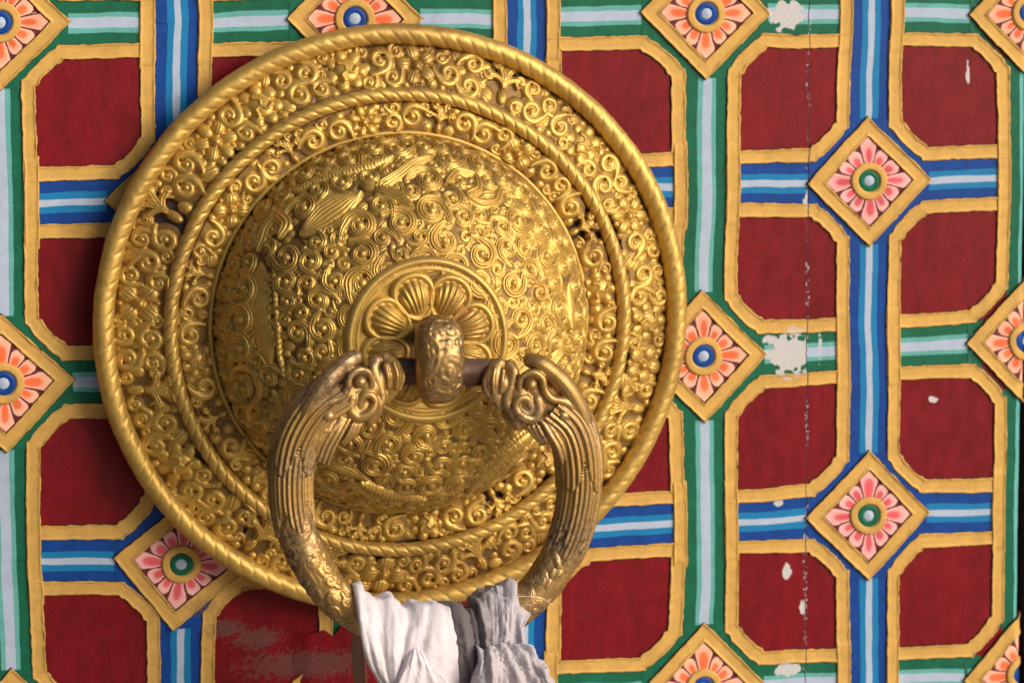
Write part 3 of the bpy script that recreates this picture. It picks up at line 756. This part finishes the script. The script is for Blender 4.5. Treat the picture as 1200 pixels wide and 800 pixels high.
class Lump:
    def __init__(s): s.V, s.F = [], []
    def add(s, V, F):
        o = len(s.V); s.V += [tuple(v) for v in V]; s.F += [tuple(i + o for i in f) for f in F]
    def chain(s, P, per=6):
        """P rows: x, y, z, r"""
        Q = smooth_poly(P, per); s.add(*tube_mesh(Q[:, :3], Q[:, 3])); s.ball(Q[0, :3], Q[0, 3]); s.ball(Q[-1, :3], Q[-1, 3])
    def ball(s, c, r, sc=(1, 1, 1), n=14):
        V = []; F = []
        for i in range(1, n):
            for k in range(n * 2):
                a, b = PI * i / n, PI * k / n
                V.append((c[0] + r * sc[0] * math.sin(a) * math.cos(b), c[1] + r * sc[1] * math.sin(a) * math.sin(b), c[2] + r * sc[2] * math.cos(a)))
        V.append((c[0], c[1], c[2] + r * sc[2])); V.append((c[0], c[1], c[2] - r * sc[2])); t, bt = len(V) - 2, len(V) - 1; m = n * 2
        for i in range(n - 2):
            for k in range(m): F.append((i * m + k, (i + 1) * m + k, (i + 1) * m + (k + 1) % m, i * m + (k + 1) % m))
        for k in range(m): F.append((t, k, (k + 1) % m)); F.append((bt, (n - 2) * m + (k + 1) % m, (n - 2) * m + k))
        s.add(V, F)
    def build(s, name, mat, parent, voxel=.0006, it=2, fac=.5):
        me = bpy.data.meshes.new(name); me.from_pydata(s.V, [], s.F); me.materials.append(M[mat]); me.update()
        o = link(name, me, parent)
        m = o.modifiers.new('skin', 'REMESH'); m.mode = 'VOXEL'; m.voxel_size = voxel; m.use_smooth_shade = True
        m = o.modifiers.new('soften', 'SMOOTH'); m.factor = fac; m.iterations = it
        return o

# ------------------------------------------------------------------ lug (arched loop on the dome that carries the ring)
LX = .2134 - BX
LM = Relief(.045)
LM.circ.append((0, .0000, .0001))
LM.spiral(.003, -.004, .0068, 1.2, 1, .0014); LM.spiral(-.006, .008, .0045, 3.2, -1, .0012); LM.spiral(.005, .012, .0045, .5, 1, .0012)
LM.stroke([(-.010, -.006), (-.004, -.002), (-.002, .004), (-.008, .010), (-.004, .018), (.004, .020)], [.0012] * 6, .0012)
LM.stroke([(-.010, -.014), (-.003, -.012), (.004, -.014), (.010, -.011)], [.0014] * 4, .0013); LM.stroke([(-.009, -.020), (0, -.018), (.009, -.020)], [.0012] * 3, .0012)
LM.circ += [(.003, -.004, .0064), (-.006, .008, .0042), (.005, .012, .0042)]
fill(LM, lambda x, z, R: np.abs(x) < .0125 - R, [(.0034, 300), (.0026, 500), (.002, 900), (.0014, 1200)], .036, lambda R: .0010, tiny=.0018)
na, ns = 110, 150; V = []
for k in range(ns):
    a = -PI / 2 * 1.12 + PI * 1.12 * k / (ns - 1)                 # along the arch from bottom to top
    cz_, ch = .0185 * math.copysign(abs(math.sin(a)) ** .8, a) * 1.17, .106 + .036 * max(0, math.cos(a)) ** .42 - (.012 if math.cos(a) <= 0 else 0)
    wz = .0125 + .0010 * math.cos(a)
    for m_ in range(na):
        b = 2 * PI * m_ / na; cb, sb = math.cos(b), math.sin(b)
        ex = .0130 * (1 - .42 * abs(math.sin(a)) ** 4) * math.copysign(abs(cb) ** .85, cb); er = .0085 * math.copysign(abs(sb) ** .95, sb)
        if sb > 0:
            u = ex; v = a * .0235; ii = int((u + LM.half) / CS); jj = int((v + LM.half) / CS)
            if 0 <= ii < LM.n and 0 <= jj < LM.n: er += .8 * float(LM.M[ii, jj]) * min(1, sb * 2)
        V.append((LX + ex, -(ch + er * math.cos(a)), -.1712 - BZ + (cz_ + er * math.sin(a)) * (1 - .55 * max(0, (.142 - ch) / .036)) - .004 * max(0, (.142 - ch) / .036)))
mesh('ring_lug', V, gridF(ns, na, closev=True), 'dark_bronze', boss)

# ------------------------------------------------------------------ ring handle
ring = thing('ring_handle', 'heavy bronze ring pull ending in two dragon heads, hanging from the boss lug', 'door ring', (.2137, -.132, -.176))
RC = [(162.5, -188.5), (149.5, -197.5), (140.6, -210.5), (136.6, -225.2), (136.0, -240.9), (138.0, -256.8), (142.8, -270.6), (149.4, -283.1), (158.3, -295.4), (169.6, -305.1), (183.2, -312.7), (198.3, -317.3), (214.4, -319.1),
      (230.6, -318.2), (246.8, -313.6), (259.5, -305.6), (270.3, -295.6), (279.4, -282.3), (286.0, -268.8), (290.0, -252.9), (291.2, -236.9), (289.4, -220.8), (284.2, -208.8), (274.3, -199.5)]
def off_ring(p): return (p[0] - .2137, p[1] + .132, p[2] + .176)
rc = smooth_poly([(x / 1000, z / 1000) for x, z in RC], 40)
seg = np.r_[0, np.cumsum(np.hypot(*np.diff(rc, axis=0).T))]; LR = seg[-1]
NSr, NPr = 900, 150
sL = np.linspace(0, LR, NSr); cxr = np.interp(sL, seg, rc[:, 0]); czr = np.interp(sL, seg, rc[:, 1])
kern = np.hanning(41); kern /= kern.sum()
tx = np.gradient(cxr); tz = np.gradient(czr); L_ = np.hypot(tx, tz); tx /= L_; tz /= L_
RM = Relief(.205)
def scrollzone(c0, c1):
    for (x, z, R) in RM.pack(lambda x, z, R: (x > c0 + R) & (x < c1 - R) & (np.abs(z) < .036), [(.0062, 600), (.0046, 1500), (.0033, 3000), (.0023, 5000)], .2):
        if R > .003: RM.spiral(x, z, R * 1.1, RNG.uniform(0, 6.28), 1 if RNG.random() < .5 else -1, .0011)
        else: RM.ell(x, z, R * 1.4, R * .7, RNG.uniform(-.5, .5), .0009)
scrollzone(.070 - LR / 2, LR / 2 - .074)
V = np.zeros((NSr, NPr, 3)); phis = np.linspace(0, 2 * PI, NPr, endpoint=False)
for k in range(NSr):
    s = sL[k]; sd_ = min(s, LR - s); right = s > LR / 2
    base = .0120 - .0024 * min(1, sd_ / .15)
    l1, l2 = (.052, .082) if not right else (.052, .090)
    nx, nz = tz[k], -tx[k]                                   # outward/inward normal in the ring plane
    for m_ in range(NPr):
        a = phis[m_]
        lob1 = 1 - abs(((a / (2 * PI) * 5 + .25) % 1) - .5) * 2; lob2 = 1 - abs(((a / (2 * PI) * 5 + .75) % 1) - .5) * 2
        e1 = l1 - .017 * lob1 ** 1.8; e2 = l2 - .017 * lob2 ** 1.8
        r = base
        if sd_ < e1:
            r += .0019 * min(1, (e1 - sd_) / .0010); g = .0012; r -= g * (.5 + .5 * math.cos((a * 25) + .25 * math.sin(sd_ * 60))) ** 1.6; r -= .0013 * math.exp(-((1 - lob1) / .10) ** 2)
        elif sd_ < e2:
            r += .0009 * min(1, (e2 - sd_) / .0010); r -= .0010 * (.5 + .5 * math.cos((a * 27))) ** 1.6; r -= .0008 * math.exp(-((1 - lob2) / .10) ** 2)
        else:
            ii = int((s - LR / 2 + RM.half) / CS); jj = int(((a - PI) * .0105 + RM.half) / CS); r += .75 * max(float(RM.M[ii, jj]), float(RM.W[ii, jj])) - .0006
        c, sn = math.cos(a), math.sin(a)
        V[k, m_] = (cxr[k] + nx * r * c, -.132 - r * sn, czr[k] + nz * r * c)
V[..., 0] += .0002 * vnoise(V[..., 0] * 1, V[..., 2], 500, 3)
V = V.reshape(-1, 3) - np.array([.2137, -.132, -.176])
mesh('ring_hoop', V, gridF(NSr, NPr, closev=True), 'bronze', ring)

def dragon(side):
    """authored for the right-hand head in millimetres (x, z, height off door, radius); mirrored for the left"""
    def T(x, z, h, r=None):
        if side < 0: x = 433.0 - x; z = z + 5.0
        p = off_ring((x / 1000, -h / 1000, z / 1000))
        return (*p, r / 1000) if r is not None else p
    Lm = Lump()
    ch = lambda *rows: Lm.chain([T(*r_) for r_ in rows])
    ch((288, -214, 133, 11.0), (283, -205, 133, 10.8), (275, -198, 133, 10), (267, -192, 134, 8.5), (259, -189, 134, 7), (252, -187, 134, 6))       # neck, skull
    ch((263.5, -174.5, 137, 4.2), (268, -176.5, 139, 5.0), (274, -181, 140, 5.0), (280, -187, 141, 5.2), (286, -196, 140, 5.4), (291, -207, 138, 5.5), (293, -222, 135, 5))  # crown crest
    ch((247, -176, 134, 3.2), (244, -180, 135, 5.0), (242.5, -186, 135, 5.8), (244, -192, 135, 4.5), (247, -197, 135, 3))        # nose lobe
    ch((252, -177, 135, 3.0), (254, -181, 137, 3.4), (252, -188, 138, 3.2), (250, -196, 138, 3.0), (254, -203, 138, 3.2), (256, -208, 137, 2.4))       # lip ridge
    ch((256, -209, 135, 2.5), (252, -203, 134, 4), (258, -203, 135, 6), (266, -201, 135, 7.5))                                       # lower jaw
    ch((262, -198, 140, 2.6), (260, -194, 141, 2.4), (256, -194, 141.5, 2.2), (254, -198, 141, 2.4), (257, -203, 141, 2.7), (263, -205, 140, 3.2), (267, -201, 140, 3.4), (266, -195, 140, 3.2))    # mouth curl
    ch((257, -192, 141, 1.3), (255.8, -187, 142, 1.5), (257.5, -181.8, 143, 1.7), (263, -180, 144, 1.9), (267.8, -183.5, 144, 2.0), (269, -189.5, 143.5, 2.2), (273, -194.5, 143, 2.4), (280, -196.5, 143, 2.4), (285, -201, 142, 2.4), (286, -207, 141.5, 2.2), (282, -211, 141, 2.0), (275.5, -211, 141, 2.0), (272, -205, 141, 1.7))    # brow scroll and ear rim
    ch((276, -203, 141, 2.2), (279, -203.5, 143, 3.3), (282.5, -204.5, 142, 2.2))                               # ear lobe
    ch((248, -179, 139, 1.2), (247, -184, 141, 1.2), (246.5, -190, 140, 1.1)); ch((243.5, -178, 139, 1.1), (242, -184, 141, 1.1), (242.5, -191, 140, 1.1)); ch((239.5, -181, 137, 1.1), (238, -186, 138, 1.1), (240, -192, 138, 1))
    for b_ in ((257, -191, 134, 8.5), (262, -199, 133, 9), (271, -194, 134.5, 8.5), (278, -201, 134, 9.5), (249, -187, 133, 7.5)): p_ = T(*b_); Lm.ball(p_[:3], p_[3])
    for q in range(5): ch((268 + q * 2.1, -206.5 + q * .7, 141.5 - q * .3, 1.15), (272 + q * 2.2, -213 + q * .9, 142.5 - q * .3, 1.2), (276.5 + q * 2.3, -221 + q * 1.0, 142.5 - q * .4, 1.15), (279.2 + q * 2.3, -229 + q, 141.5 - q * .4, .9))   # mane strands
    for q in range(3): ch((266 - q * 2.4, -209 - q * .2, 141 - q, 1.2), (268.5 - q * 2, -214 - q * .2, 141 - q, 1.2), (271.5 - q * 1, -218 - q * .6, 140 - q, .9))
    o = Lm.build('dragon_head', 'bronze', ring, .00047, 2, .4)
    o['label'] = 'dragon head on the ' + ('right' if side > 0 else 'left') + ' end of the ring'
    V = []; c = T(262.0, -186.6, 142.6); Le = Lump(); Le.ball(c, .0034); Le.build('dragon_eye', 'bronze', o, .0004, 1)
dragon(1); dragon(-1)
# flat iron pin through the lug
V = []; F = []
b = bpy.data.meshes.new('pin')
import bmesh
bm = bmesh.new(); bmesh.ops.create_cube(bm, size=1)
for v in bm.verts: v.co = Vector((v.co.x * .066, v.co.y * .0085, v.co.z * .0135))
bmesh.ops.bevel(bm, geom=bm.edges[:], offset=.0012, segments=3, affect='EDGES')
bm.to_mesh(b); bm.free(); b.materials.append(M['iron'])
for p in b.polygons: p.use_smooth = True
pin = link('pin', b, ring); pin.location = off_ring((.2150, -.1305, -.1795)); pin.rotation_euler = (0, .05, 0)

# ------------------------------------------------------------------ scarves knotted round the ring
def cloth_mat(name, c1, c2, dirt, amt, dattr=False):
    m, n, b = newmat(name)
    geo = N(n, 'ShaderNodeNewGeometry'); P = geo.outputs['Position']
    big = noise(n, P, 55, 4, .6); fine = noise(n, P, 1600, 3, .6)
    c = mixc(n, big, c1, c2)
    if dattr:
        a = N(n, 'ShaderNodeVertexColor', layer_name='paint'); sp = N(n, 'ShaderNodeSeparateColor'); n.links.new(a.outputs['Color'], sp.inputs[0])
        d = step(n, math_(n, 'ADD', sp.outputs[0], math_(n, 'MULTIPLY', math_(n, 'SUBTRACT', noise(n, P, 120, 5, .65), .5), 1.3)), .3, .8)
    else: d = step(n, noise(n, P, 90, 5, .65), .55, .8)
    c = mixc(n, math_(n, 'MULTIPLY', d, amt), c, dirt)
    n.links.new(c, b.inputs['Base Color']); b.inputs['Roughness'].default_value = .6
    tr = N(n, 'ShaderNodeBsdfTranslucent'); n.links.new(c, tr.inputs['Color']); ms = N(n, 'ShaderNodeMixShader'); ms.inputs[0].default_value = .28
    n.links.new(b.outputs[0], ms.inputs[1]); n.links.new(tr.outputs[0], ms.inputs[2]); n.links.new(ms.outputs[0], n.nodes['Material Output'].inputs['Surface'])
    b.inputs['Sheen Weight'].default_value = .25; b.inputs['Specular IOR Level'].default_value = .35
    wv = N(n, 'ShaderNodeTexWave'); wv.inputs['Scale'].default_value = 900; n.links.new(P, wv.inputs['Vector'])
    bump(n, b, math_(n, 'ADD', fine, math_(n, 'MULTIPLY', wv.outputs['Fac'], .3)), .22, .0003)
    return m
M['white_cloth'] = cloth_mat('white_silk', lin(238, 229, 238), lin(244, 238, 244), lin(160, 145, 150), .45)
M['grey_cloth'] = cloth_mat('soiled_cloth', lin(204, 195, 204), lin(220, 212, 220), lin(104, 92, 94), .88, True)

def catmull_grid(G, nt_, ns_):
    G = np.array(G) / 1000.0
    rows = [smooth_poly(list(r), 14) for r in G]
    rows = [np.stack([np.interp(np.linspace(0, 1, ns_), np.linspace(0, 1, len(r)), r[:, k]) for k in range(3)], 1) for r in rows]
    cols = np.array(rows).transpose(1, 0, 2); out_ = []
    for c_ in cols:
        q = smooth_poly(list(c_), 20); out_.append(np.stack([np.interp(np.linspace(0, 1, nt_), np.linspace(0, 1, len(q)), q[:, k]) for k in range(3)], 1))
    return np.array(out_)            # ns, nt, 3 (x, h, z)

def cloth(name, G, mat, parent, folds, amp, back=True, seed=0, dirt=None, nsn=170, ntn=150, crumple=.0006):
    G = [list(r) for r in G]
    if back:
        r0 = G[0]
        G = [[(x, h - 27, z - 10) for x, h, z in r0], [(x, h - 19, z - 2.0) for x, h, z in r0], [(x, h - 9, z - 1.2) for x, h, z in r0]] + G
    P = catmull_grid(G, ntn, nsn)
    s = np.linspace(0, 1, nsn)[:, None]; t = np.linspace(0, 1, ntn)[None, :]
    h = np.zeros((nsn, ntn))
    for (f_, ph, a_, sk) in folds:
        w_ = np.cos((s * f_ + ph + sk * t + 1.1 * vnoise(s + 0 * t, t * .6 + 0 * s, 2.6, seed + int(f_)) + .25 * vnoise(s + 0 * t, t + 0 * s, 7, seed + int(f_))) * 2 * PI)
        h += a_ * (.5 + .5 * w_) ** 1.4 * np.clip(.15 + 1.5 * (vnoise(s + 0 * t, t * .5 + 0 * s, 5, seed + 7 + int(f_)) + .5), 0, 1.4)
    h = h * amp + crumple * (vnoise(s * 1 + 0 * t, t + 0 * s, 22, seed) + .6 * vnoise(s + 0 * t, t + 0 * s, 45, seed + 3))
    env = np.minimum(1, np.minimum(s, 1 - s) / .06) ** .5
    d = np.gradient(P, axis=0); e = np.gradient(P, axis=1); nrm = np.cross(d, e); nrm /= np.linalg.norm(nrm, axis=2, keepdims=True) + 1e-12
    sgn = np.sign(nrm[nsn // 2, ntn // 2, 1]); nrm *= sgn
    P = P + nrm * h[..., None] - np.array([0, 1, 0]) * ((1 - env) * .004)[..., None]
    V = np.stack([P[..., 0], -P[..., 1], P[..., 2]], -1).reshape(-1, 3) - np.array(parent.location)
    col = None
    if dirt is not None:
        dd = dirt(s + 0 * t, t + 0 * s).reshape(-1, 1); col = np.repeat(dd, 3, 1)
    o = mesh(name, V, gridF(nsn, ntn), mat, parent, colors=col)
    m = o.modifiers.new('thickness', 'SOLIDIFY'); m.thickness = .0004
    return o

WRAP = [
  [(166.0,139.0,-292.6), (171.4,139.0,-295.6), (178.7,139.0,-297.8), (185.9,139.0,-299.1), (191.4,139.0,-302.6), (198.7,139.0,-304.4), (206.0,139.0,-304.4), (213.8,139.0,-303.4), (220.2,139.0,-304.7)],
  [(166.1,149.0,-303.2), (171.5,149.0,-306.2), (178.3,149.0,-308.4), (184.6,149.0,-309.7), (190.0,149.0,-311.8), (196.4,149.0,-313.1), (202.7,149.0,-313.9), (211.9,149.0,-313.1), (220.6,149.0,-314.5)],
  [(168.5,152.0,-315.4), (173.0,152.0,-318.3), (178.9,152.0,-320.5), (184.3,152.0,-321.3), (189.3,152.0,-322.0), (193.8,152.0,-322.3), (200.2,152.0,-323.1), (211.1,152.0,-323.3), (223.5,152.0,-324.0)],
  [(172.7,151.0,-328.0), (175.8,151.0,-330.0), (180.8,151.0,-332.1), (185.3,151.0,-332.9), (188.5,151.0,-332.2), (193.0,151.0,-330.6), (199.4,151.0,-331.9), (210.3,151.0,-333.9), (224.1,151.0,-333.4)],
  [(178.8,149.0,-340.2), (180.6,149.0,-341.7), (184.3,149.0,-343.3), (187.0,149.0,-343.4), (189.7,149.0,-342.2), (193.4,149.0,-341.1), (199.8,149.0,-342.9), (210.3,149.0,-344.0), (223.1,149.0,-343.9)],
  [(184.5,147.0,-362.9), (185.4,147.0,-362.9), (188.2,147.0,-363.1), (190.0,147.0,-363.2), (192.3,147.0,-363.4), (194.5,147.0,-363.5), (199.1,147.0,-363.8), (208.3,147.0,-364.4), (219.8,147.0,-365.2)]]
FLAP = [
  [(194.1,155.0,-322.6), (195.4,155.0,-321.3), (196.8,155.0,-320.9), (198.1,155.0,-321.9), (200.0,155.0,-323.8)],
  [(189.5,157.0,-330.4), (193.6,157.0,-329.3), (198.1,157.0,-329.2), (202.6,157.0,-329.9), (205.8,157.0,-331.4)],
  [(184.4,157.0,-341.4), (191.6,157.0,-341.0), (199.4,157.0,-341.5), (208.5,157.0,-342.0), (215.7,157.0,-342.5)],
  [(181.7,154.0,-361.0), (190.7,154.0,-361.6), (199.9,154.0,-362.2), (211.3,154.0,-362.9), (222.7,154.0,-363.7)]]
GREY = [
  [(219.3,139.0,-305.6), (224.8,139.0,-306.8), (230.3,139.0,-307.1), (235.9,139.0,-303.8), (241.5,139.0,-298.1), (247.5,139.0,-295.7), (253.1,139.0,-299.2), (256.7,139.0,-309.5)],
  [(220.3,148.0,-315.2), (224.9,148.0,-316.3), (229.5,148.0,-317.5), (234.6,148.0,-317.4), (240.1,148.0,-316.3), (246.1,148.0,-315.3), (251.2,148.0,-314.7), (255.3,148.0,-315.8)],
  [(222.8,151.0,-325.1), (226.0,151.0,-324.9), (229.7,151.0,-324.6), (233.8,151.0,-324.4), (239.3,151.0,-323.4), (245.3,151.0,-322.8), (251.3,151.0,-322.7), (256.4,151.0,-323.9)],
  [(224.5,149.0,-337.5), (227.3,149.0,-337.7), (231.0,149.0,-337.0), (234.7,149.0,-333.6), (241.1,149.0,-331.7), (246.7,149.0,-330.7), (252.2,149.0,-330.1), (258.7,149.0,-330.5)],
  [(224.8,147.0,-365.5), (228.5,147.0,-365.7), (232.2,147.0,-366.0), (235.9,147.0,-366.2), (242.8,147.0,-366.7), (249.8,147.0,-367.1), (256.8,147.0,-367.6), (263.7,147.0,-368.0)]]
PUFF = [
  [(233.5,156.0,-325.1), (235.8,156.0,-322.6), (239.9,156.0,-321.0), (246.4,156.0,-320.4), (252.8,156.0,-322.6), (257.9,156.0,-327.1)],
  [(229.3,160.0,-329.5), (234.8,160.0,-328.0), (241.2,160.0,-327.5), (249.5,160.0,-328.4), (257.3,160.0,-331.2), (263.7,160.0,-335.7)],
  [(225.1,160.0,-341.0), (233.8,160.0,-341.1), (243.0,160.0,-341.2), (252.6,160.0,-341.8), (262.3,160.0,-342.4), (271.1,160.0,-344.3)],
  [(222.4,155.0,-368.0), (233.9,155.0,-368.8), (245.5,155.0,-369.5), (257.0,155.0,-370.3), (268.6,155.0,-371.0), (279.3,155.0,-371.7)]]
ws_ = thing('white_scarf', 'clean white silk scarf tied round the bottom of the ring handle', 'scarf', (.195, -.145, -.32))
cloth('scarf_wrap', WRAP, 'white_cloth', ws_, [(2.1, .1, 1.0, .45), (4.7, .3, .40, -.6), (12.3, .2, .06, .8)], .0042, seed=4, crumple=.0005)
cloth('scarf_tail', FLAP, 'white_cloth', ws_, [(1.4, .2, .8, .5), (3.2, .2, .4, .8)], .0022, back=False, seed=9, nsn=80, ntn=80, crumple=.0003)
GREY = [[(r[0][0] - 4.5, r[0][1] - 3, r[0][2])] + r[1:] for r in GREY]
gs_ = thing('grey_scarf', 'crumpled soiled grey scarf knotted on the ring beside the clean white one', 'scarf', (.243, -.145, -.32))
cloth('scarf_wrap', GREY, 'grey_cloth', gs_, [(3.6, .2, 1.0, .5), (8.3, .1, .45, -.9), (16.3, .4, .10, .9)], .0031, seed=14, dirt=lambda s, t: 1.25 - 1.5 * s + .1 * t, crumple=.0012)
cloth('scarf_tail', PUFF, 'grey_cloth', gs_, [(2.4, .3, 1.0, .9), (6.3, .2, .45, -1.0), (13.3, .5, .08, 1.5)], .0040, back=False, seed=21, dirt=lambda s, t: .42 - .6 * s - .2 * t, nsn=120, ntn=120, crumple=.0011)

# loose threads at the torn top edge of the grey scarf
fl = Lump()
for k in range(15):
    u = RNG.random(); x0 = 241 + 15 * u; z0 = -297.5 - 9 * max(0, u - .5) * 2 + RNG.normal(0, 1.2); h0 = 141 + RNG.uniform(0, 7)
    P_ = [(x0, z0, h0)]; d_ = RNG.normal(0, 1, 2) * .9 + np.array([0.4, -.2])
    for q in range(4): d_ = d_ + RNG.normal(0, 1.3, 2); P_.append((P_[-1][0] + d_[0], P_[-1][1] + d_[1] - q * 1.0, P_[-1][2] + RNG.uniform(-.3, 1.2)))
    Q_ = smooth_poly([(x / 1000, -h / 1000, z / 1000) for x, z, h in P_], 5) - np.array(gs_.location)
    fl.add(*tube_mesh(Q_, [.00014] * len(Q_), 5))
me = bpy.data.meshes.new('frayed_threads'); me.from_pydata(fl.V, [], fl.F); me.materials.append(M['white_cloth']); link('frayed_threads', me, gs_)
